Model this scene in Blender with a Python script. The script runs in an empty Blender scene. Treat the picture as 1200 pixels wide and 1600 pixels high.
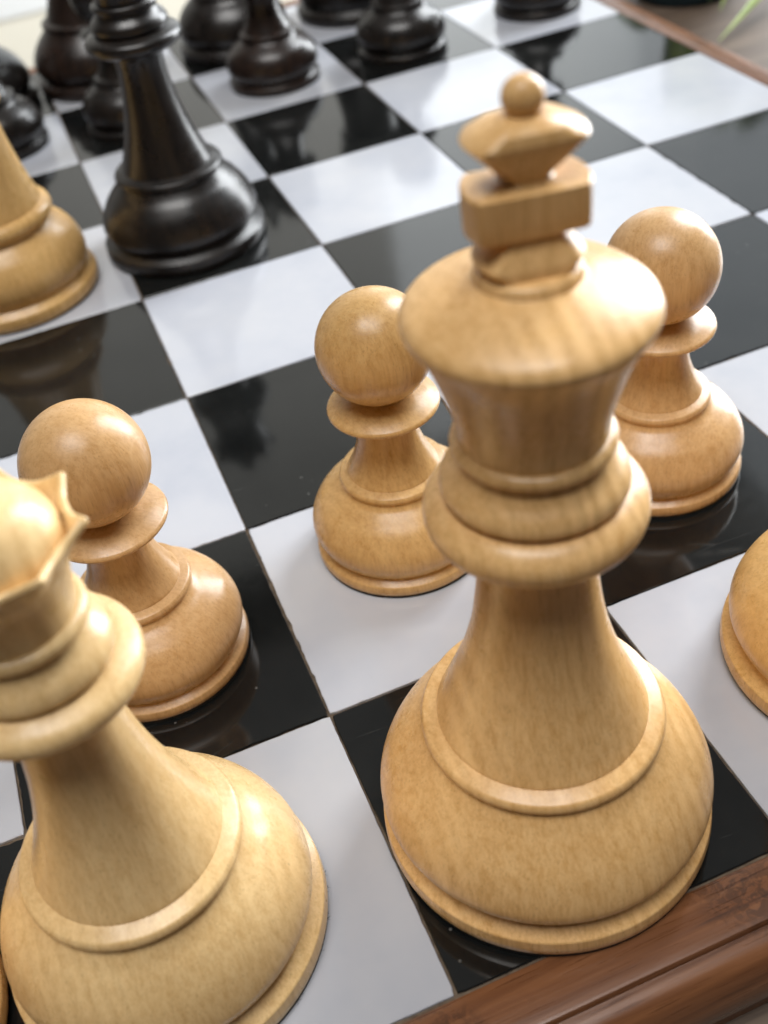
import bpy, bmesh, math, random
from mathutils import Vector, Matrix, noise

# ------------------------------------------------------------------ scene, camera, world, light
scn = bpy.context.scene
col = scn.collection
MM = 0.001
S = 45.0 * MM                       # one square of the board

def make_camera():
    cd = bpy.data.cameras.new('camera')
    cd.sensor_fit = 'VERTICAL'; cd.sensor_height = 36.0
    cd.lens = 1715.2 / 1600.0 * 36.0
    cd.clip_start = 0.005; cd.clip_end = 50.0
    ob = bpy.data.objects.new('camera', cd); col.objects.link(ob)
    fwd = Vector((0.19229401, 0.72369485, -0.66278864)).normalized()
    right = Vector((0.92350881, -0.36187498, -0.12719265)).normalized()
    up = right.cross(fwd).normalized()
    m = Matrix((right, up, -fwd)).transposed().to_4x4()
    m.translation = Vector((-13.684, -56.034, 126.601)) * MM
    ob.matrix_world = m
    cd.dof.use_dof = True
    cd.dof.focus_distance = 0.147
    cd.dof.aperture_fstop = 38.6 / 1.65
    cd.dof.aperture_blades = 0
    scn.camera = ob
make_camera()

world = bpy.data.worlds.new('World'); scn.world = world; world.use_nodes = True
wb = world.node_tree.nodes['Background']
wb.inputs['Color'].default_value = (1.0, 0.95, 0.88, 1)
wb.inputs['Strength'].default_value = 0.03

def area(name, loc, target, sx, sy, power, color):
    ld = bpy.data.lights.new(name, 'AREA'); ld.shape = 'RECTANGLE'
    ld.size = sx; ld.size_y = sy; ld.energy = power; ld.color = color
    ob = bpy.data.objects.new(name, ld); col.objects.link(ob)
    ob.location = loc
    d = Vector(target) - Vector(loc)
    ob.rotation_euler = d.to_track_quat('-Z', 'Y').to_euler()
    return ob
# two panes of the right-hand window, lengthened below the table to brighten the wall
for wy in (0.60, 0.96):
    area('window_fill_light', (1.2, wy, 0.50), (0.0, wy, 0.50), 0.31, 2.0, 43, (0.93, 0.97, 1.0))
# unseen dim panels added for the bright reflections in the right-hand tiles
area('window_fill_light', (1.2, 1.512, 0.50), (0.0, 1.512, 0.50), 0.75, 2.0, 6.5, (0.88, 0.95, 1.0))
area('window_fill_light', (0.91, 1.888, 0.50), (0.91, 0.0, 0.50), 0.58, 2.0, 5.4, (0.88, 0.95, 1.0))
# soft overhead fill lamps added to brighten the tops and fronts of the pieces
area('ceiling_fill', (0.1, 0.6, 2.2), (0.1, 0.6, 0.0), 3.2, 3.0, 7, (1.0, 0.99, 0.97))
area('room_fill', (-0.22, -0.36, 1.95), (0.0, 0.1, 0.0), 1.2, 0.8, 34, (1.0, 0.985, 0.965))

scn.view_settings.view_transform = 'Standard'
scn.view_settings.look = 'None'
scn.view_settings.exposure = -0.1
scn.cycles.max_bounces = 8; scn.cycles.diffuse_bounces = 4; scn.cycles.glossy_bounces = 4
scn.cycles.use_adaptive_sampling = True; scn.cycles.adaptive_threshold = 0.02
scn.view_settings.gamma = 1.0
scn.view_settings.use_curve_mapping = False

# ------------------------------------------------------------------ node helpers
class NT:
    def __init__(s, name):
        s.m = bpy.data.materials.new(name); s.m.use_nodes = True
        s.t = s.m.node_tree; s.b = s.t.nodes['Principled BSDF']
    def n(s, typ, **kw):
        nd = s.t.nodes.new(typ)
        for k, v in kw.items():
            if k.startswith('_'): setattr(nd, k[1:], v)
            else: nd.inputs[k.replace('__', ' ')].default_value = v
        return nd
    def l(s, a, b): s.t.links.new(a, b)
    def coords(s, scale, rand=True, rot=(0, 0, 0)):
        tc = s.n('ShaderNodeTexCoord'); mp = s.n('ShaderNodeMapping')
        mp.inputs['Scale'].default_value = scale; mp.inputs['Rotation'].default_value = rot
        s.l(tc.outputs['Object'], mp.inputs['Vector'])
        if rand:
            oi = s.n('ShaderNodeAttribute', _attribute_type='OBJECT', _attribute_name='grain_seed')
            ml = s.n('ShaderNodeVectorMath', _operation='SCALE'); ml.inputs[0].default_value = (7.3, 3.1, 5.7)
            s.l(oi.outputs['Fac'], ml.inputs['Scale'])
            ad = s.n('ShaderNodeVectorMath', _operation='ADD')
            s.l(mp.outputs['Vector'], ad.inputs[0]); s.l(ml.outputs['Vector'], ad.inputs[1])
            return ad.outputs['Vector']
        return mp.outputs['Vector']
    def noise(s, vec, scale=1.0, detail=4, rough=0.55, dist=0.0):
        nd = s.n('ShaderNodeTexNoise', Scale=scale, Detail=detail, Roughness=rough, Distortion=dist)
        s.l(vec, nd.inputs['Vector']); return nd.outputs['Fac']
    def ramp(s, fac, stops):
        nd = s.n('ShaderNodeValToRGB'); cr = nd.color_ramp
        while len(cr.elements) < len(stops): cr.elements.new(0.5)
        for e, (p, c) in zip(cr.elements, stops):
            e.position = p; e.color = (*c, 1) if len(c) == 3 else c
        s.l(fac, nd.inputs['Fac']); return nd.outputs['Color']
    def mix(s, fac, a, b, mode='MIX'):
        nd = s.n('ShaderNodeMix', _data_type='RGBA', _blend_type=mode)
        for k, v in ((0, fac), (6, a), (7, b)):
            if hasattr(v, 'links'): s.l(v, nd.inputs[k])
            elif k == 0: nd.inputs[0].default_value = v
            else: nd.inputs[k].default_value = (*v, 1)
        return nd.outputs[2]
    def bump(s, h, strength, dist):
        nd = s.n('ShaderNodeBump', Strength=strength, Distance=dist)
        s.l(h, nd.inputs['Height']); s.l(nd.outputs['Normal'], s.b.inputs['Normal'])
    def math(s, op, a, b):
        nd = s.n('ShaderNodeMath', _operation=op)
        for i, v in enumerate((a, b)):
            if hasattr(v, 'links'): s.l(v, nd.inputs[i])
            else: nd.inputs[i].default_value = v
        return nd.outputs[0]

def boxwood(name, light, mid, dark, curl=0.5):
    k = NT(name)
    g = k.noise(k.coords((820, 560, 26)), 1.0, 5, 0.6, 0.3)          # long grain
    f = k.noise(k.coords((2600, 1500, 120)), 1.0, 3, 0.6)            # fine fibres
    c1 = k.ramp(g, [(0.25, dark), (0.5, mid), (0.75, light)])
    f2 = k.noise(k.coords((5600, 4600, 250)), 1.0, 2, 0.5)          # crisp short flecks
    c2 = k.mix(0.42, c1, k.ramp(f, [(0.36, dark), (0.58, light)]))
    c2 = k.mix(k.ramp(f2, [(0.60, (0, 0, 0)), (0.70, (0.5,)*3)]), c2, tuple(x*0.72 for x in dark))
    c2 = k.mix(k.ramp(f2, [(0.27, (0.45,)*3), (0.36, (0, 0, 0))]), c2, tuple(min(1, x*1.1) for x in light))
    # curly figure lying across the grain
    w = k.n('ShaderNodeTexWave', _wave_type='BANDS', _bands_direction='X', Scale=1.0, Distortion=5.5, Detail=3.0)
    w.inputs['Detail Scale'].default_value = 0.8
    k.l(k.coords((185, 45, 45), rot=(0.0, 0.25, 0.3)), w.inputs['Vector'])
    msk = k.ramp(k.noise(k.coords((55, 55, 55)), 1.0, 2), [(0.45, (0, 0, 0)), (0.7, (1, 1, 1))])
    wf = k.math('MULTIPLY', k.math('MULTIPLY', w.outputs['Fac'], msk), curl)
    c3 = k.mix(wf, c2, tuple(min(1, x*1.18) for x in light))
    # blotches where the polish is warmer
    bl = k.ramp(k.noise(k.coords((70, 70, 50)), 1.0, 3), [(0.35, (0.82, 0.76, 0.68)), (0.62, (1, 1, 1))])
    c4 = k.mix(0.4, c3, bl, 'MULTIPLY')
    # few tiny dark pores
    vor = k.n('ShaderNodeTexVoronoi', _feature='F1', Scale=1.0)
    k.l(k.coords((150, 150, 90)), vor.inputs['Vector'])
    pr = k.ramp(vor.outputs['Distance'], [(0.0, (1, 1, 1)), (0.045, (1, 1, 1)), (0.06, (0, 0, 0))])
    sel = k.ramp(k.noise(k.coords((60, 60, 60)), 1.3, 1), [(0.6, (0, 0, 0)), (0.64, (1, 1, 1))])
    c5 = k.mix(k.math('MULTIPLY', k.math('MULTIPLY', pr, sel), 0.7), c4, (0.12, 0.06, 0.025))
    # handling scratches: thin pale hairlines here and there
    for ang in ((0.9, 0.3, 0.2),):
        sv = k.n('ShaderNodeTexVoronoi', _feature='DISTANCE_TO_EDGE', Scale=1.0)
        k.l(k.coords((30, 190, 110), rot=ang), sv.inputs['Vector'])
        sl = k.ramp(sv.outputs['Distance'], [(0.0, (1, 1, 1)), (0.016, (0, 0, 0))])
        sk = k.ramp(k.noise(k.coords((95, 95, 95), rot=ang), 1.0, 3), [(0.57, (0, 0, 0)), (0.70, (0.2,)*3)])
        c5 = k.mix(k.math('MULTIPLY', sl, sk), c5, (0.86, 0.66, 0.40))
    k.l(c5, k.b.inputs['Base Color'])
    sm = k.noise(k.coords((260, 260, 260)), 1.0, 5, 0.65)
    k.l(k.ramp(sm, [(0.3, (0.21,)*3), (0.75, (0.44,)*3)]), k.b.inputs['Roughness'])
    k.b.inputs['IOR'].default_value = 1.47
    scr = k.noise(k.coords((300, 300, 5200)), 1.0, 2, 0.5)            # lathe marks
    hh = k.math('ADD', k.math('MULTIPLY', scr, 0.5), k.math('ADD', k.math('MULTIPLY', f, 0.4), sm))
    k.bump(hh, 0.14, 0.00018)
    return k.m

def ebony(name, base, warm):
    k = NT(name)
    g = k.noise(k.coords((700, 420, 50)), 1.0, 5, 0.6)
    k.l(k.ramp(g, [(0.35, base), (0.72, warm)]), k.b.inputs['Base Color'])
    sm = k.noise(k.coords((240, 240, 240)), 1.0, 4, 0.6)
    k.l(k.ramp(sm, [(0.3, (0.25,)*3), (0.75, (0.36,)*3)]), k.b.inputs['Roughness'])
    k.bump(k.math('ADD', sm, g), 0.08, 0.00018)
    return k.m

def tile_mat(name, black):
    k = NT(name)
    cl = k.noise(k.coords((45, 45, 45)), 1.0, 4, 0.6)
    sp = k.n('ShaderNodeTexVoronoi', _feature='F1', Scale=1.0)
    k.l(k.coords((330, 330, 330)), sp.inputs['Vector'])
    spk = k.ramp(sp.outputs['Distance'], [(0.0, (1, 1, 1)), (0.05, (1, 1, 1)), (0.09, (0, 0, 0))])
    sel = k.ramp(k.noise(k.coords((90, 90, 90)), 1.0, 2), [(0.55, (0, 0, 0)), (0.63, (1, 1, 1))])
    dust = k.math('MULTIPLY', spk, sel)
    for ang, thr in ((0.5, 0.012),):
        sv = k.n('ShaderNodeTexVoronoi', _feature='DISTANCE_TO_EDGE', Scale=1.0)
        k.l(k.coords((14, 130, 60), rot=(0, 0, ang)), sv.inputs['Vector'])
        sl = k.ramp(sv.outputs['Distance'], [(0.0, (1, 1, 1)), (thr, (0, 0, 0))])
        sm_ = k.ramp(k.noise(k.coords((75, 75, 75), rot=(0, 0, ang)), 1.0, 3), [(0.58, (0, 0, 0)), (0.74, (0.22,)*3)])
        dust = k.math('MAXIMUM', dust, k.math('MULTIPLY', sl, sm_))
    lint = k.n('ShaderNodeTexNoise', Scale=1.0, Detail=6.0, Roughness=0.7, Distortion=1.5)
    k.l(k.coords((420, 420, 420)), lint.inputs['Vector'])
    if black:
        c = k.ramp(cl, [(0.35, (0.0055, 0.006, 0.006)), (0.7, (0.012, 0.0125, 0.012))])
        c = k.mix(k.math('MULTIPLY', dust, 0.35), c, (0.35, 0.34, 0.32))
        r0, r1 = 0.055, 0.12
        k.b.inputs['IOR'].default_value = 1.5
    else:
        c = k.ramp(cl, [(0.3, (0.435, 0.455, 0.515)), (0.5, (0.485, 0.50, 0.55)), (0.72, (0.525, 0.535, 0.572))])
        c = k.mix(k.math('MULTIPLY', dust, 0.18), c, (0.35, 0.31, 0.27))
        tone = k.n('ShaderNodeAttribute', _attribute_type='OBJECT', _attribute_name='tile_tone')
        c = k.mix(1.0, c, k.ramp(tone.outputs['Fac'], [(0.0, (0.93, 0.925, 0.91)), (1.0, (1.0, 1.0, 1.0))]), 'MULTIPLY')
        r0, r1 = 0.09, 0.19
        k.b.inputs['IOR'].default_value = 1.68
    k.l(c, k.b.inputs['Base Color'])
    sm = k.ramp(lint.outputs['Fac'], [(0.3, (r0,)*3), (0.75, (r1,)*3)])
    k.l(sm, k.b.inputs['Roughness'])
    k.bump(k.math('ADD', k.math('MULTIPLY', cl, 0.6), k.math('MULTIPLY', dust, 0.25)), 0.05, 0.0004)
    return k.m

def rosewood(name, axis):
    k = NT(name)
    sc = (22, 560, 560) if axis == 0 else (560, 22, 560)
    sf = (90, 2300, 2300) if axis == 0 else (2300, 90, 2300)
    g = k.noise(k.coords(sc), 1.0, 6, 0.62, 0.6)
    f = k.noise(k.coords(sf), 1.0, 4, 0.6)
    c = k.ramp(g, [(0.27, (0.040, 0.015, 0.008)), (0.40, (0.140, 0.054, 0.022)), (0.6, (0.195, 0.080, 0.033)), (0.8, (0.25, 0.110, 0.048))])
    c = k.mix(k.ramp(f, [(0.33, (0.6,)*3), (0.42, (0, 0, 0))]), c, (0.06, 0.024, 0.013))
    # mottled burr patch
    b = k.noise(k.coords((620, 620, 620)), 1.0, 5, 0.7, 1.0)
    pm = k.ramp(k.noise(k.coords((48, 48, 48)), 1.0, 2), [(0.52, (0, 0, 0)), (0.66, (0.75,)*3)])
    c = k.mix(k.math('MULTIPLY', pm, k.ramp(b, [(0.47, (1, 1, 1)), (0.56, (0, 0, 0))])), c, (0.03, 0.013, 0.007))
    k.l(c, k.b.inputs['Base Color'])
    k.l(k.ramp(f, [(0.3, (0.24,)*3), (0.7, (0.38,)*3)]), k.b.inputs['Roughness'])
    k.bump(k.math('ADD', f, k.math('MULTIPLY', g, 0.4)), 0.16, 0.0002)
    return k.m

def simple(name, c0, c1, scale, rough, bump=0.1, dist=0.0005, ior=1.45):
    k = NT(name)
    g = k.noise(k.coords(scale), 1.0, 5, 0.6)
    k.l(k.ramp(g, [(0.3, c0), (0.7, c1)]), k.b.inputs['Base Color'])
    k.b.inputs['Roughness'].default_value = rough
    k.b.inputs['IOR'].default_value = ior
    k.bump(g, bump, dist)
    return k.m

def table_mat():
    k = NT('table_wood')
    g = k.noise(k.coords((9, 120, 120)), 1.0, 6, 0.62, 0.5)
    f = k.noise(k.coords((60, 1300, 1300)), 1.0, 4, 0.6)
    c = k.ramp(g, [(0.3, (0.085, 0.058, 0.040)), (0.55, (0.145, 0.104, 0.074)), (0.75, (0.185, 0.137, 0.098))])
    c = k.mix(k.ramp(f, [(0.38, (0.5,)*3), (0.52, (0, 0, 0))]), c, (0.075, 0.052, 0.04))
    k.l(c, k.b.inputs['Base Color']); k.b.inputs['Roughness'].default_value = 0.6
    k.bump(f, 0.15, 0.0003)
    return k.m

M = dict(
    box_king=boxwood('boxwood_honey', (0.81, 0.525, 0.24), (0.725, 0.44, 0.18), (0.58, 0.315, 0.10), 0.75),
    box_queen=boxwood('boxwood_pale', (0.80, 0.575, 0.29), (0.73, 0.50, 0.235), (0.60, 0.375, 0.15), 0.4),
    box_tan=boxwood('boxwood_tan', (0.66, 0.42, 0.205), (0.585, 0.35, 0.155), (0.48, 0.265, 0.10), 0.35),
    box_straw=boxwood('boxwood_straw', (0.65, 0.42, 0.18), (0.57, 0.345, 0.135), (0.46, 0.255, 0.085), 0.35),
    box_amber=boxwood('boxwood_amber', (0.78, 0.51, 0.215), (0.70, 0.43, 0.16), (0.57, 0.32, 0.10), 0.3),
    ebony=ebony('ebonised_wood', (0.0075, 0.0065, 0.006), (0.018, 0.0125, 0.0095)),
    ebony_brown=ebony('ebonised_wood_brown', (0.012, 0.008, 0.0065), (0.034, 0.018, 0.012)),
    felt=simple('black_felt', (0.006, 0.006, 0.006), (0.016, 0.015, 0.014), (1800,)*3, 0.95, 0.5, 0.0004),
    white_tile=tile_mat('white_tile', False), black_tile=tile_mat('black_tile', True),
    rail_x=rosewood('rosewood_long', 0), rail_y=rosewood('rosewood_cross', 1),
    grout=simple('brown_glue', (0.05, 0.032, 0.02), (0.17, 0.125, 0.085), (500,)*3, 0.8, 0.5, 0.0003),
    table=table_mat(),
    wall=simple('wall_dimmed', (0.50, 0.48, 0.44), (0.54, 0.52, 0.475), (6,)*3, 0.7, 0.05, 0.001),  # upper wall, colour darkened to dim its reflection in the tiles
    wall_bright=simple('cream_brightened', (0.72, 0.665, 0.545), (0.75, 0.695, 0.575), (6,)*3, 0.7, 0.05, 0.001),  # lower wall, colour kept lighter to make up for weak light there
    ledge=simple('white_paint', (0.80, 0.79, 0.76), (0.84, 0.83, 0.80), (6,)*3, 0.5, 0.05, 0.001),
    leaf=simple('leaf_green', (0.19, 0.30, 0.045), (0.38, 0.48, 0.10), (30, 300, 30), 0.4, 0.2, 0.0005),
    leaf_dark=simple('leaf_dark', (0.035, 0.08, 0.018), (0.09, 0.16, 0.04), (30, 300, 30), 0.4, 0.2, 0.0005),
    pot=simple('teal_glaze', (0.006, 0.022, 0.032), (0.014, 0.045, 0.06), (60,)*3, 0.2, 0.05, 0.001),
    soil=simple('potting_soil', (0.02, 0.014, 0.01), (0.06, 0.042, 0.03), (400,)*3, 0.95, 0.8, 0.003),
)

# ------------------------------------------------------------------ object helpers
_seed = [0.0]
def obj(name, me, mat, parent=None, seed=None):
    o = bpy.data.objects.new(name, me); col.objects.link(o)
    if mat is not None and not me.materials: me.materials.append(mat)
    if parent is not None: o.parent = parent
    _seed[0] += 0.618
    o['grain_seed'] = float(_seed[0] % 10 if seed is None else seed)
    return o
def tag(o, label, cat, group=None, kind=None):
    if label: o['label'] = label
    if cat: o['category'] = cat
    if group: o['group'] = group
    if kind: o['kind'] = kind
    return o
def empty(name, loc):
    o = bpy.data.objects.new(name, None); col.objects.link(o)
    o.empty_display_size = 0.01; o.location = loc
    return o
def finish(bm, name, angle=40):
    bmesh.ops.recalc_face_normals(bm, faces=bm.faces)
    me = bpy.data.meshes.new(name); bm.to_mesh(me); bm.free()
    me.shade_smooth()
    me.set_sharp_from_angle(angle=math.radians(angle))
    return me

def curve_profile(pts, step=0.30):
    """pts: (r, z) spline points or (r, z, f) corners rounded with radius f, millimetres."""
    def cr(p0, p1, p2, p3, t):
        return tuple(0.5*((2*b)+(-a+c)*t+(2*a-5*b+4*c-d)*t*t+(-a+3*b-3*c+d)*t**3) for a, b, c, d in zip(p0, p1, p2, p3))
    poly = []; corner = {}
    n = len(pts); P = [(p[0], p[1]) for p in pts]
    isc = [len(p) > 2 or i in (0, n-1) for i, p in enumerate(pts)]
    for i in range(n):
        if isc[i] and len(pts[i]) > 2: corner[len(poly)] = pts[i][2]
        poly.append(P[i])
        if i == n-1: break
        p1, p2 = P[i], P[i+1]
        d = math.dist(p1, p2)
        if isc[i] and isc[i+1]: continue
        p0 = P[i-1] if not isc[i] else (2*p1[0]-p2[0], 2*p1[1]-p2[1])
        p3 = P[i+2] if not isc[i+1] else (2*p2[0]-p1[0], 2*p2[1]-p1[1])
        k = max(2, int(d/step))
        for j in range(1, k): poly.append(cr(p0, p1, p2, p3, j/k))
    out = []
    def walk(i, sgn, dist):
        a = Vector(poly[i]); j = i
        while True:
            if not 0 <= j+sgn < len(poly): return a, j
            b = Vector(poly[j+sgn]); L = (b-a).length
            if L >= dist: return a+(b-a)*(dist/max(L, 1e-9)), j
            dist -= L; a = b; j += sgn
    i = 0; skip_to = -1
    for i, p in enumerate(poly):
        if i in corner:
            f = corner[i]
            a, ja = walk(i, -1, f); b, jb = walk(i, 1, f)
            while out and out[-1][2] > ja-0.5 and out[-1][2] < i and not out[-1][3]: 
                if out[-1][2] <= ja: break
                out.pop()
            c = Vector(p)
            for t in (0, .25, .5, .75, 1):
                q = a*(1-t)**2 + c*2*t*(1-t) + b*t*t
                out.append((q.x, q.y, i, True))
            skip_to = jb
        elif i > skip_to: out.append((p[0], p[1], i, False))
    return [(o[0], o[1]) for o in out]

def lathe(name, pts, seg=112, raw=False):
    prof = pts if raw else curve_profile(pts)
    bm = bmesh.new(); rows = []
    for r, z in prof:
        if r < 0.02: rows.append([bm.verts.new((0, 0, z*MM))])
        else: rows.append([bm.verts.new((r*MM*math.cos(2*math.pi*i/seg), r*MM*math.sin(2*math.pi*i/seg), z*MM)) for i in range(seg)])
    for a, b in zip(rows, rows[1:]):
        for i in range(seg):
            j = (i+1) % seg
            if len(a) == 1 and len(b) == 1: break
            if len(a) == 1: bm.faces.new((a[0], b[j], b[i]))
            elif len(b) == 1: bm.faces.new((a[i], a[j], b[0]))
            else: bm.faces.new((a[i], a[j], b[j], b[i]))
    for row, flip in ((rows[0], True), (rows[-1], False)):
        if len(row) > 1: bm.faces.new(row[::-1] if flip else row)
    return finish(bm, name)

# ------------------------------------------------------------------ piece profiles (millimetres)
PAWN = dict(
    felt=[(14.3, 0.0), (14.3, 0.6)],
    base=[(13.9, 0.5), (14.4, 0.6, .15), (14.55, 1.4), (14.4, 2.3, .15), (12.95, 3.15, .06), (13.75, 3.9), (14.5, 6.1), (14.1, 8.5), (12.6, 11.0), (10.5, 12.7), (9.0, 13.7), (8.4, 14.5, .12), (8.65, 14.85), (8.75, 15.35), (8.5, 15.85, .15), (7.35, 16.25, .1), (7.0, 16.4)],
    stem=[(7.2, 16.1), (7.25, 16.4), (6.75, 17.3), (5.8, 19.4), (5.0, 22.0), (4.62, 24.5), (4.75, 26.0), (5.0, 26.9)],
    collar=[(4.6, 26.5), (5.1, 26.55, .15), (7.6, 27.35), (8.45, 27.85), (8.7, 28.3), (8.5, 28.75, .2), (6.6, 29.7), (4.6, 30.3), (3.4, 30.4)],
)
KING = dict(
    felt=[(20.7, 0.0), (20.7, 0.6)],
    base=[(20.2, 0.5), (20.8, 0.6, .2), (21.0, 1.8), (20.9, 3.4, .22), (18.6, 4.75, .15), (19.6, 5.6), (20.65, 7.7), (20.35, 10.0), (19.0, 13.0), (17.0, 15.6), (15.3, 17.4), (14.1, 18.9), (13.85, 19.35, .12), (14.3, 19.7), (14.42, 20.4), (14.1, 21.0, .22), (12.5, 21.55, .12), (12.0, 21.7)],
    stem=[(12.3, 21.3), (12.4, 21.7), (11.7, 23.3), (10.3, 26.8), (8.75, 31.0), (7.4, 36.2), (6.55, 41.8), (6.2, 46.6), (6.35, 49.4), (6.6, 50.6)],
    collar=[(6.0, 50.1), (6.75, 50.2, .2), (9.0, 50.7), (10.65, 51.7), (11.22, 53.1), (10.95, 54.4), (9.85, 55.45), (8.5, 55.95, .15), (9.15, 56.4), (9.3, 57.1), (8.9, 58.1), (7.8, 59.2), (7.15, 60.3), (7.2, 60.8, .12), (7.8, 61.2), (7.95, 61.75), (7.7, 62.2), (7.2, 62.5, .12), (6.5, 62.6)],
    head=[(7.0, 62.1), (7.15, 62.6), (7.45, 65.0), (8.2, 68.0), (9.3, 71.3), (10.35, 73.5), (11.05, 74.6), (11.34, 75.3), (11.2, 75.9), (10.5, 76.6), (8.6, 77.55), (6.3, 78.4), (4.75, 78.85, .08), (4.6, 79.6, .2), (4.0, 79.9), (2.0, 79.9)],
)
QUEEN = dict(
    felt=[(19.7, 0.0), (19.7, 0.6)],
    base=[(19.3, 0.5), (19.8, 0.6, .2), (19.95, 1.7), (19.8, 3.3, .22), (17.5, 4.6, .15), (18.2, 5.4), (18.95, 7.2), (18.5, 9.6), (17.2, 12.4), (15.3, 14.9), (13.7, 16.5), (12.6, 17.9), (12.4, 18.35, .12), (12.85, 18.7), (12.95, 19.3), (12.65, 19.9, .22), (10.95, 20.6, .12), (10.5, 20.7)],
    stem=[(10.8, 20.3), (10.95, 20.7), (10.2, 22.6), (9.0, 25.8), (7.7, 29.8), (6.6, 34.4), (5.85, 39.0), (5.5, 43.0), (5.6, 45.6), (5.9, 47.2)],
    collar=[(5.4, 46.7), (6.0, 46.9, .2), (8.2, 47.6), (9.7, 48.6), (10.05, 49.7), (9.65, 50.7), (8.5, 51.4), (7.45, 51.8, .15), (7.9, 52.3), (8.0, 53.0), (7.6, 54.0), (6.7, 55.0), (6.2, 55.9), (6.3, 56.3, .12), (6.75, 56.7), (6.85, 57.2), (6.65, 57.6), (6.2, 57.9, .12), (5.5, 58.0)],
    cup=[(5.9, 57.5), (6.05, 58.0), (6.25, 60.0), (6.8, 62.4), (7.5, 64.2), (7.7, 64.8), (7.0, 65.2)],
)
# the black queen was turned with a slightly stouter base and collar
BLACK_QUEEN = dict(QUEEN)
BLACK_QUEEN['collar'] = [(p[0]*1.09, *p[1:]) for p in QUEEN['collar']]
BLACK_QUEEN['base'] = [(p[0]*1.015, *p[1:]) for p in QUEEN['base']]
ROOK = dict(
    felt=[(19.8, 0.0), (19.8, 0.6)],
    base=[(19.6, 0.5), (20.1, 0.6, .2), (20.5, 1.8), (20.4, 3.4, .4), (18.4, 4.8, .2), (18.9, 5.8), (19.5, 8.2), (19.2, 11.0), (17.8, 14.0), (15.6, 16.4), (14.1, 17.7), (13.8, 18.4, .25), (14.7, 19.2), (15.1, 20.2), (14.7, 21.4), (13.6, 22.2), (13.0, 22.5)],
    stem=[(13.1, 22.0), (13.2, 22.6), (12.4, 25.5), (11.4, 30.0), (10.4, 36.0), (9.9, 41.5), (10.0, 44.6)],
    collar=[(9.4, 44.2), (10.2, 44.3, .2), (11.8, 45.0), (12.0, 45.9), (11.4, 46.7), (10.6, 47.2, .2), (10.9, 48.6), (12.2, 50.0), (12.9, 50.8, .3), (12.9, 52.6, .3), (9.6, 52.8, .2), (9.4, 51.0), (2.0, 50.8)],
)
BISHOP = dict(
    felt=[(18.9, 0.0), (18.9, 0.6)],
    base=[(18.7, 0.5), (19.2, 0.6, .2), (19.5, 1.7), (19.35, 3.3, .22), (17.4, 4.6, .15), (17.9, 5.5), (18.7, 7.7), (18.2, 10.3), (16.7, 13.2), (14.6, 15.6), (12.7, 17.2), (11.8, 18.2, .25), (11.95, 18.9), (11.6, 19.6, .4), (10.0, 20.2, .2), (9.5, 20.3)],
    stem=[(9.9, 19.9), (10.0, 20.4), (9.2, 22.2), (7.9, 25.4), (6.5, 30.0), (5.6, 35.0), (5.3, 39.4), (5.5, 42.2)],
    collar=[(5.0, 41.8), (5.7, 41.9, .2), (8.2, 42.7), (9.0, 43.6), (8.8, 44.5), (7.2, 45.4), (6.3, 46.0, .2), (6.6, 46.8), (6.2, 47.6), (5.2, 48.2, .15), (4.6, 48.3)],
    head=[(4.8, 48.0), (5.0, 48.6), (7.0, 51.4), (7.6, 54.4), (6.9, 58.0), (4.9, 61.6), (2.9, 63.8), (1.6, 64.6), (1.5, 65.0, .1), (2.2, 66.2), (2.2, 67.4), (1.3, 68.6), (0.0, 68.9)],
)

def sphere_profile(r, zc, cut, n=40):
    a0 = math.asin(max(-1, min(1, (cut-zc)/r)))
    return [(r*math.cos(a0+(math.pi/2-a0)*i/n), zc+r*math.sin(a0+(math.pi/2-a0)*i/n)) for i in range(n)] + [(0.0, zc+r)]

def cross_mesh():
    """turned finial sawn into a cross: rings that are circles of radius w flattened to a slab of half depth t"""
    rows = [(4.0, 79.7, 3.3), (4.3, 80.3, 3.25), (4.65, 80.75, 3.2), (4.7, 80.95, 3.15), (3.9, 81.9, 2.75), (3.0, 83.1, 2.35), (3.0, 83.25, 2.35), (5.05, 83.4, 2.65), (5.22, 83.55, 2.7),
            (5.25, 85.0, 2.75), (5.25, 87.0, 2.9), (5.1, 87.2, 2.9), (2.3, 87.45, 2.0), (2.05, 87.7, 1.9), (2.35, 88.1, 2.0), (3.5, 89.3, 2.4), (4.75, 90.6, 2.85), (5.0, 90.9, 2.95), (4.8, 91.2, 2.95),
            (3.6, 91.9, 2.8), (2.2, 92.4, 2.2), (1.3, 92.65, 1.3)]
    bm = bmesh.new(); seg = 72; R = []
    for w, z, t in rows:
        ring = []
        for i in range(seg):
            a = 2*math.pi*i/seg
            x, y = w*math.cos(a), w*math.sin(a)
            ys = math.copysign(min(abs(y), t + 0.06*(abs(y)-t) if abs(y) > t else abs(y)), y)
            ring.append(bm.verts.new((x*MM, ys*MM, z*MM)))
        R.append(ring)
    for a, b in zip(R, R[1:]):
        for i in range(seg):
            j = (i+1) % seg
            bm.faces.new((a[i], a[j], b[j], b[i]))
    bm.faces.new(R[0][::-1]); bm.faces.new(R[-1])
    return finish(bm, 'cross', 34)

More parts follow.
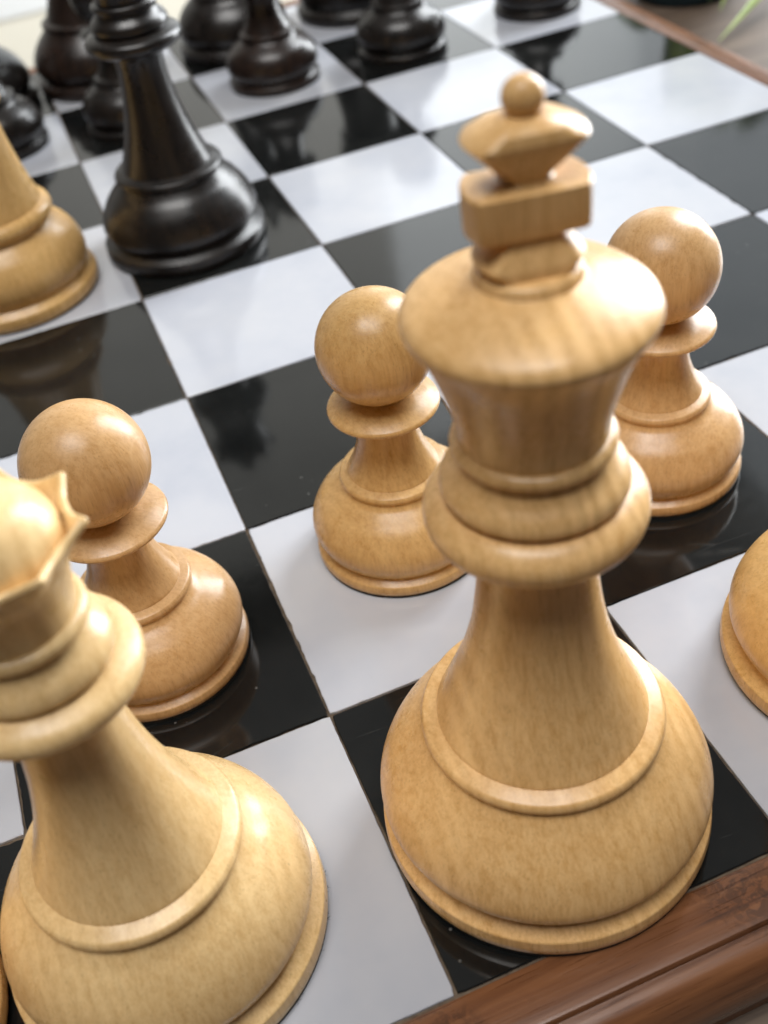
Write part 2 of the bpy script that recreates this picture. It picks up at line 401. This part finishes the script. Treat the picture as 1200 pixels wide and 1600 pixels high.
def coronet_mesh(n=8, phase=-16.0):
    """scalloped rim of the queen: outer skin, lip and inner hollow"""
    bm = bmesh.new(); seg = 192; R = []
    def scal(a):      # 1 at the tips, 0 in the middle of a scallop
        u = ((math.degrees(a)-phase) / (360/n)) % 1.0
        u = abs(u-0.5)*2
        w = u**2.3
        return w if w < 0.8 else 0.8 + 0.12*(1-(1-(w-0.8)/0.2)**2)
    rows = []
    for i in range(seg):
        a = 2*math.pi*i/seg; s = scal(a)
        o_r = 8.35 + 1.8*s; o_z = 66.7 + 0.85*s
        colm = [(7.45, 64.1), (7.45+(o_r-7.45)*0.5, 64.1+(o_z-64.1)*0.5), (o_r-0.02, o_z-0.5), (o_r, o_z-0.15), (o_r-0.2, o_z+0.1), (o_r-0.55, o_z+0.12), (o_r-0.85, o_z-0.15), (7.3+(o_r-8.3)*.3, 65.15), (6.9, 64.8), (5.8, 64.7)]
        rows.append([bm.verts.new((r*MM*math.cos(a), r*MM*math.sin(a), z*MM)) for r, z in colm])
    for i in range(seg):
        a, b = rows[i], rows[(i+1) % seg]
        for k in range(len(a)-1): bm.faces.new((a[k], b[k], b[k+1], a[k+1]))
    return finish(bm, 'coronet', 60)

SEG_NEAR, SEG_FAR = 128, 72
_cache = {}
def mesh(kind, part, seg, fn=None):
    key = (kind, part, seg)
    if key not in _cache:
        tab = dict(pawn=PAWN, king=KING, queen=QUEEN, black_queen=BLACK_QUEEN, rook=ROOK, bishop=BISHOP)[kind]
        _cache[key] = lathe(kind+'_'+part, tab[part], seg) if fn is None else fn()
    me = _cache[key].copy()
    return me

def piece(kind, u, v, mat, near, label, group=None, rot=0.0, table=None):
    seg = SEG_NEAR if near else SEG_FAR
    root = empty('chess_'+kind, (u*S, v*S, 0.0))
    root.rotation_euler = (0, 0, rot)
    tag(root, label, 'chess '+kind, group)
    _seed[0] += 1.37; sd = _seed[0] % 10
    def add(name, me, m, parent=root): 
        return obj(name, me, m, parent, sd)
    add('felt_pad', mesh(table or kind, 'felt', seg), M['felt'])
    add('base', mesh(table or kind, 'base', seg), mat)
    add('stem', mesh(table or kind, 'stem', seg), mat)
    add('collar', mesh(table or kind, 'collar', seg), mat)
    if kind == 'pawn':
        add('head', mesh(kind, 'ball', seg, lambda: lathe('pawn_head', sphere_profile(8.76, 38.5, 30.2), seg, True)), mat)
    elif kind in ('king', 'bishop'):
        h = add('head', mesh(kind, 'head', seg), mat)
        if kind == 'king':
            x = add('cross_finial', mesh(kind, 'cross', seg, cross_mesh), mat)
            x.rotation_euler = (0, 0, math.radians(-11))
            add('ball_tip', mesh(kind, 'ball', seg, lambda: lathe('king_ball', sphere_profile(1.7, 93.75, 92.4, 20), 40, True)), mat)
    elif kind == 'queen':
        add('cup', mesh(kind, 'cup', seg), mat)
        add('coronet', mesh(kind, 'coronet', seg, coronet_mesh), mat)
        add('dome', mesh(kind, 'dome', seg, lambda: lathe('queen_dome', [(7.4, 64.6), (7.35, 65.6), (6.9, 67.6), (5.6, 69.6), (3.6, 70.9), (1.7, 71.4), (1.6, 71.8, .1), (2.4, 73.0), (2.4, 74.4), (1.4, 75.7), (0.0, 76.0)], seg)), mat)
    elif kind == 'rook':
        for i in range(6):
            a0, a1 = math.radians(60*i+6), math.radians(60*i+54)
            bm = bmesh.new(); vs = []
            for z in (52.4, 55.4):
                for r in (9.7, 12.7):
                    vs.append([bm.verts.new((r*MM*math.cos(a0+(a1-a0)*k/8), r*MM*math.sin(a0+(a1-a0)*k/8), z*MM)) for k in range(9)])
            for A, B in ((0, 1), (1, 3), (3, 2), (2, 0)):
                for k in range(8): bm.faces.new((vs[A][k], vs[A][k+1], vs[B][k+1], vs[B][k]))
            for k in (0, 8): bm.faces.new((vs[0][k], vs[1][k], vs[3][k], vs[2][k]))
            add('battlement', finish(bm, 'battlement'), mat)
    return root

# ------------------------------------------------------------------ setting: table, wall
random.seed(4)
def box_mesh(name, x0, x1, y0, y1, z0, z1, bev=0.0):
    bm = bmesh.new(); bmesh.ops.create_cube(bm, size=1)
    for v in bm.verts:
        v.co = Vector(((x0+x1)/2+v.co.x*(x1-x0), (y0+y1)/2+v.co.y*(y1-y0), (z0+z1)/2+v.co.z*(z1-z0)))
    if bev: bmesh.ops.bevel(bm, geom=list(bm.edges), offset=bev, segments=3, affect='EDGES', profile=0.6)
    return finish(bm, name)
TZ = -18.0*MM
FAR = 8*S + 0.0135
tab = obj('table', box_mesh('table', -0.55, 0.75, -0.35, FAR, TZ-0.03, TZ, 0.003), M['table'])
tab['kind'] = 'structure'
WY = 1.90
wall = obj('wall', box_mesh('wall', -2.6, 1.35, WY, WY+0.05, -0.8, 1.7), M['wall']); wall['kind'] = 'structure'
obj('brightened_panel', box_mesh('brightened_panel', -2.6, 1.35, WY-0.014, WY-0.0005, -0.8, -0.3755, 0.002), M['wall_bright'], wall)  # added panel that brightens the low part of the wall
led = obj('wall_ledge', box_mesh('wall_ledge', -2.6, 1.35, WY-0.02, WY-0.001, -0.375, -0.25, 0.002), M['ledge'], wall)

# ------------------------------------------------------------------ chess board
board = empty('chess_board', (0, 4*S, TZ))
tag(board, 'polished black and white tiled chess board with moulded rosewood frame', 'chess board')
def on_board(o):
    o.parent = board; o.matrix_parent_inverse = Matrix.Translation((0, -4*S, -TZ))
# deck that the tiles are glued to; it shows as the brown joint between them
on_board(obj('deck', box_mesh('deck', -4*S-0.0012, 4*S+0.0012, -0.0012, 8*S+0.0012, TZ+0.002, -0.00045), M['grout']))

def tile_mesh(seed, near):
    """one stone tile with a slightly uneven, here and there chipped edge"""
    rng = random.Random(seed)
    n = 46 if near else 14
    gap = 0.00016
    h = S/2-gap
    pts = []
    skew = [rng.uniform(-0.00012, 0.00012) for _ in range(8)]
    cs = [(-h+skew[0], -h+skew[1]), (h+skew[2], -h+skew[3]), (h+skew[4], h+skew[5]), (-h+skew[6], h+skew[7])]
    off = Vector((rng.uniform(0, 99), rng.uniform(0, 99), 0))
    for e in range(4):
        a, b = Vector(cs[e]), Vector(cs[(e+1) % 4])
        nrm = Vector((-(b-a).y, (b-a).x)).normalized()
        rough = rng.choice((0.25, 0.4, 1.0))
        for i in range(n):
            t = i/n; p = a+(b-a)*t
            d = 0.0
            if near:
                q = noise.noise(off+Vector((e*7+t*18, 0, 0)))
                q2 = noise.noise(off+Vector((e*7+t*60, 3, 0)))
                d = max(0, q-0.12)*0.00055*rough + max(0, q2)*0.00022*rough
            if i == 0: d += 0.00018
            pts.append(p+nrm*d)
    bm = bmesh.new()
    c = Vector((0, 0))
    inner = [bm.verts.new((p.x*(1-0.0045), p.y*(1-0.0045), 0.0)) for p in pts]
    outer = [bm.verts.new((p.x, p.y, -0.00009)) for p in pts]
    low = [bm.verts.new((p.x, p.y, -0.003)) for p in pts]
    bm.faces.new(inner)
    for A, B in ((inner, outer), (outer, low)):
        for i in range(len(pts)):
            j = (i+1) % len(pts); bm.faces.new((A[i], B[i], B[j], A[j]))
    bm.faces.new(low[::-1])
    return finish(bm, 'tile', 25)
far_pool = [tile_mesh(900+i, False) for i in range(5)]
far_pool_b = [m.copy() for m in far_pool]
for v in range(8):
    for u in range(-4, 4):
        black = (u+v) % 2 == 0
        near = v < 4 and -2 <= u <= 3
        me = tile_mesh(u*31+v*7+50, True) if near else (far_pool_b if black else far_pool)[(u*3+v) % 5]
        o = obj('tile', me, M['black_tile'] if black else M['white_tile'])
        o.location = ((u+.5)*S, (v+.5)*S, random.uniform(-0.00003, 0.0)) 
        o['tile_tone'] = random.random()
        o.rotation_euler = (random.uniform(-1, 1)*0.0006, random.uniform(-1, 1)*0.0006, 0)
        on_board(o)

# moulded rails, mitred; profile = (distance out from the tiles, height) in mm
RAIL = [(0.25, -3.0), (0.25, -0.22), (0.5, -0.08), (6.6, -0.08), (6.95, -0.2), (7.1, -0.5), (7.15, -1.35), (7.5, -1.42), (8.4, -1.5), (9.4, -2.0), (10.4, -3.1), (11.1, -4.7), (11.4, -6.6), (11.4, -9.0), (11.1, -11.0), (10.6, -12.2), (9.6, -12.8), (9.4, -13.4), (9.4, -17.9), (3.0, -17.9), (3.0, -3.0)]
def rail_mesh(side):
    bm = bmesh.new()
    nseg = 24; rows = []
    L0 = [(-4*S, 0), (4*S, 0), (4*S, 8*S), (-4*S, 8*S)]
    a, b = Vector(L0[side]), Vector(L0[(side+1) % 4])
    d = (b-a).normalized(); out = Vector((d.y, -d.x))
    for i in range(nseg+1):
        t = i/nseg; row = []
        for o, z in RAIL:
            o *= MM
            p = a + out*o + (b-a)*t + d*(o*(2*t-1)) - d*(0.00004*(2*t-1))
            row.append(bm.verts.new((p.x, p.y, z*MM)))
        rows.append(row)
    k = len(RAIL)
    for A, B in zip(rows, rows[1:]):
        for i in range(k):
            j = (i+1) % k; bm.faces.new((A[i], A[j], B[j], B[i]))
    bm.faces.new(rows[0]); bm.faces.new(rows[-1][::-1])
    return finish(bm, 'frame_rail', 30)
for side in range(4):
    on_board(obj('frame_rail', rail_mesh(side), M['rail_x'] if side in (0, 2) else M['rail_y']))

# ------------------------------------------------------------------ white pieces
cam_f = Vector((0.19229401, 0.72369485, 0)).normalized()
def facing(deg=0):                      # rotation that turns a piece's -Y side to the viewer's side of the board
    return math.atan2(-cam_f.x, cam_f.y) + math.radians(deg)
king = piece('king', 0.462, 0.404, M['box_king'], True, 'large pale boxwood king with cross finial standing on black square by the rail', rot=facing(16))
king.rotation_euler = (Matrix.Rotation(math.radians(0.75), 4, Vector((cam_f.x, cam_f.y, 0))) @ Matrix.Rotation(facing(16), 4, 'Z')).to_euler()
king.location.z = 0.00010
queen = piece('queen', -0.64, 0.516, M['box_queen'], True, 'pale boxwood queen with scalloped coronet standing beside the king')
PG = 'white pawns in front of the king and queen'
pw = piece('pawn', 0.53, 1.66, M['box_straw'], True, 'boxwood pawn on white square in front of the king', PG, rot=0.4); pw.scale = (1.0, 1.0, 0.997)
pw = piece('pawn', 1.54, 1.57, M['box_tan'], True, 'boxwood pawn on black square in front of the bishop next to the king', PG, rot=2.3); pw.scale = (1.006, 1.006, 1.004)
pw = piece('pawn', -0.45, 1.54, M['box_tan'], True, 'boxwood pawn on black square in front of the queen', PG, rot=4.1); pw.scale = (0.997, 0.997, 1.002)
piece('bishop', 1.615, 0.466, M['box_amber'], True, 'boxwood bishop on white square next to the king')
piece('bishop', -1.53, 0.53, M['box_amber'], False, 'boxwood bishop on black square next to the queen')
piece('rook', -0.60, 4.485, M['box_amber'], False, 'amber boxwood rook standing beside the black queen')

# ------------------------------------------------------------------ black pieces
piece('queen', 0.375, 4.525, M['ebony'], True, 'tall black queen with stacked collar rings in the middle of the board', table='black_queen')
BG = 'black pawns on their starting row'
piece('pawn', 1.51, 6.50, M['ebony_brown'], False, 'brown tinged black pawn on white square', BG)
piece('pawn', 2.46, 6.42, M['ebony'], False, 'black pawn on black square right behind the brown tinged pawn', BG)
piece('pawn', 3.60, 6.53, M['ebony'], False, 'black pawn on white square close to the frame corner', BG)
piece('pawn', 0.46, 6.40, M['ebony'], False, 'black pawn half hidden behind the black queen', BG)
piece('pawn', -0.44, 6.60, M['ebony'], False, 'black pawn on white square behind the amber rook', BG)
piece('king', 0.42, 7.47, M['ebony_brown'], False, 'black king standing behind the black queen by the far rail')
piece('bishop', 1.47, 7.40, M['ebony'], False, 'black bishop behind the brown tinged pawn')
piece('rook', 2.50, 7.55, M['ebony'], False, 'black rook on white square by the far rail')
piece('bishop', -0.50, 7.46, M['ebony'], False, 'black bishop behind the pawn near the amber rook')

# stray felt hairs along the edge of the queen's pad
def fuzz():
    rng = random.Random(8); bm = bmesh.new()
    for i in range(26):
        a = math.radians(rng.uniform(-75, 30)); r = 19.7*MM
        p = Vector((math.cos(a)*r, math.sin(a)*r, rng.uniform(0.15, 0.5)*MM))
        for h in range(rng.choice((1, 1, 2, 4))):
            d = Vector((math.cos(a+rng.uniform(-1.2, 1.2)), math.sin(a+rng.uniform(-1.2, 1.2)), rng.uniform(-.1, .4))).normalized()
            L = rng.uniform(0.25, 0.85)*MM; w = 0.035*MM
            s = d.cross(Vector((0, 0, 1))).normalized()*w; t = Vector((0, 0, w))
            q = p+d*L
            vs = [bm.verts.new(x) for x in (p+s, p-s*0.5+t, p-s*0.5-t, q)]
            for f in ((0, 1, 2), (0, 1, 3), (1, 2, 3), (2, 0, 3)): bm.faces.new([vs[k] for k in f])
    return finish(bm, 'felt_fuzz')
fz = obj('felt_fuzz', fuzz(), M['felt'], queen); fz['kind'] = 'stuff'

# ------------------------------------------------------------------ potted plant on the table
PX, PY = 0.237, 0.319
plant = empty('potted_plant', (PX, PY, TZ))
tag(plant, 'potted plant with long arching green leaves in a dark teal pot', 'plant')
obj('pot', lathe('pot', [(15, 0.0), (18, 0.3, 1), (22, 16), (24, 26, 1), (25.5, 26.5, .6), (25.5, 32, .8), (23, 32, .8), (22.5, 26)], 64), M['pot'], plant)
obj('soil', lathe('soil', [(22, 24), (22.4, 28), (12, 29), (0, 29.5)], 48), M['soil'], plant)
def leaf(points, width, mat):
    P = [Vector(p) for p in points]
    bm = bmesh.new(); rows = []; n = 22
    def at(t):
        k = t*(len(P)-1); i = min(int(k), len(P)-2); f = k-i
        p0, p1, p2, p3 = P[max(i-1, 0)], P[i], P[i+1], P[min(i+2, len(P)-1)]
        return 0.5*((2*p1)+(p2-p0)*f+(2*p0-5*p1+4*p2-p3)*f*f+(3*p1-p0-3*p2+p3)*f**3)
    for i in range(n+1):
        t = i/n; c = at(t); d = (at(min(t+.02, 1))-at(max(t-.02, 0))).normalized()
        s = d.cross(Vector((0, 0, 1))); s = s.normalized() if s.length > 1e-4 else Vector((1, 0, 0))
        up = s.cross(d).normalized()
        w = width*(0.45+0.55*math.sin(math.pi*min(1, t*0.85+0.15)))*(1-max(0, t-.6)/.4*0.97)
        rows.append([bm.verts.new(c+s*w*x+up*(abs(x)*w*0.45-th)) for x, th in ((-1, 0), (-.5, 0), (0, 0), (.5, 0), (1, 0), (.5, .0004), (0, .0005), (-.5, .0004))])
    for A, B in zip(rows, rows[1:]):
        for i in range(8): bm.faces.new((A[i], A[(i+1) % 8], B[(i+1) % 8], B[i]))
    bm.faces.new(rows[0]); bm.faces.new(rows[-1][::-1])
    return obj('leaf', finish(bm, 'leaf', 60), mat, plant)
def wl(*pts):      # world millimetres -> pot space
    return [Vector((x*MM-PX, y*MM-PY, z*MM-TZ)) for x, y, z in pts]
base_w = (PX/MM, PY/MM, 10)
leaf(wl(base_w, (256, 316, 30), (270, 300, 12), (252, 284, -6), (232, 273, -11.5), (213, 262.5, -15)), 0.0036, M['leaf'])
leaf(wl(base_w, (238, 306, 26), (234, 294, 8), (226, 288, -12)), 0.0030, M['leaf_dark'])
leaf(wl(base_w, (226, 324, 28), (216, 320, 10), (207, 312, -12)), 0.0048, M['leaf'])
leaf(wl(base_w, (228, 332, 30), (212, 338, 16), (200, 336, -8)), 0.0045, M['leaf'])
leaf(wl(base_w, (250, 312, 26), (262, 300, 14), (262, 290, -2), (247, 288, -13)), 0.0034, M['leaf_dark'])
leaf(wl(base_w, (244, 310, 24), (246, 300, 8), (238, 293, -8), (228, 284, -14)), 0.0030, M['leaf'])
rng = random.Random(12)
for i in range(11):
    a = rng.uniform(-0.5, 1.1); L = rng.uniform(60, 120); hh = rng.uniform(45, 80)
    c, s = math.cos(a), math.sin(a)
    leaf(wl(base_w, (base_w[0]+c*L*.3, base_w[1]+s*L*.3, 10+hh), (base_w[0]+c*L*.7, base_w[1]+s*L*.7, 8+hh*.9), (base_w[0]+c*L, base_w[1]+s*L, 5+hh*.3)), 0.0045, rng.choice((M['leaf'], M['leaf_dark'])))
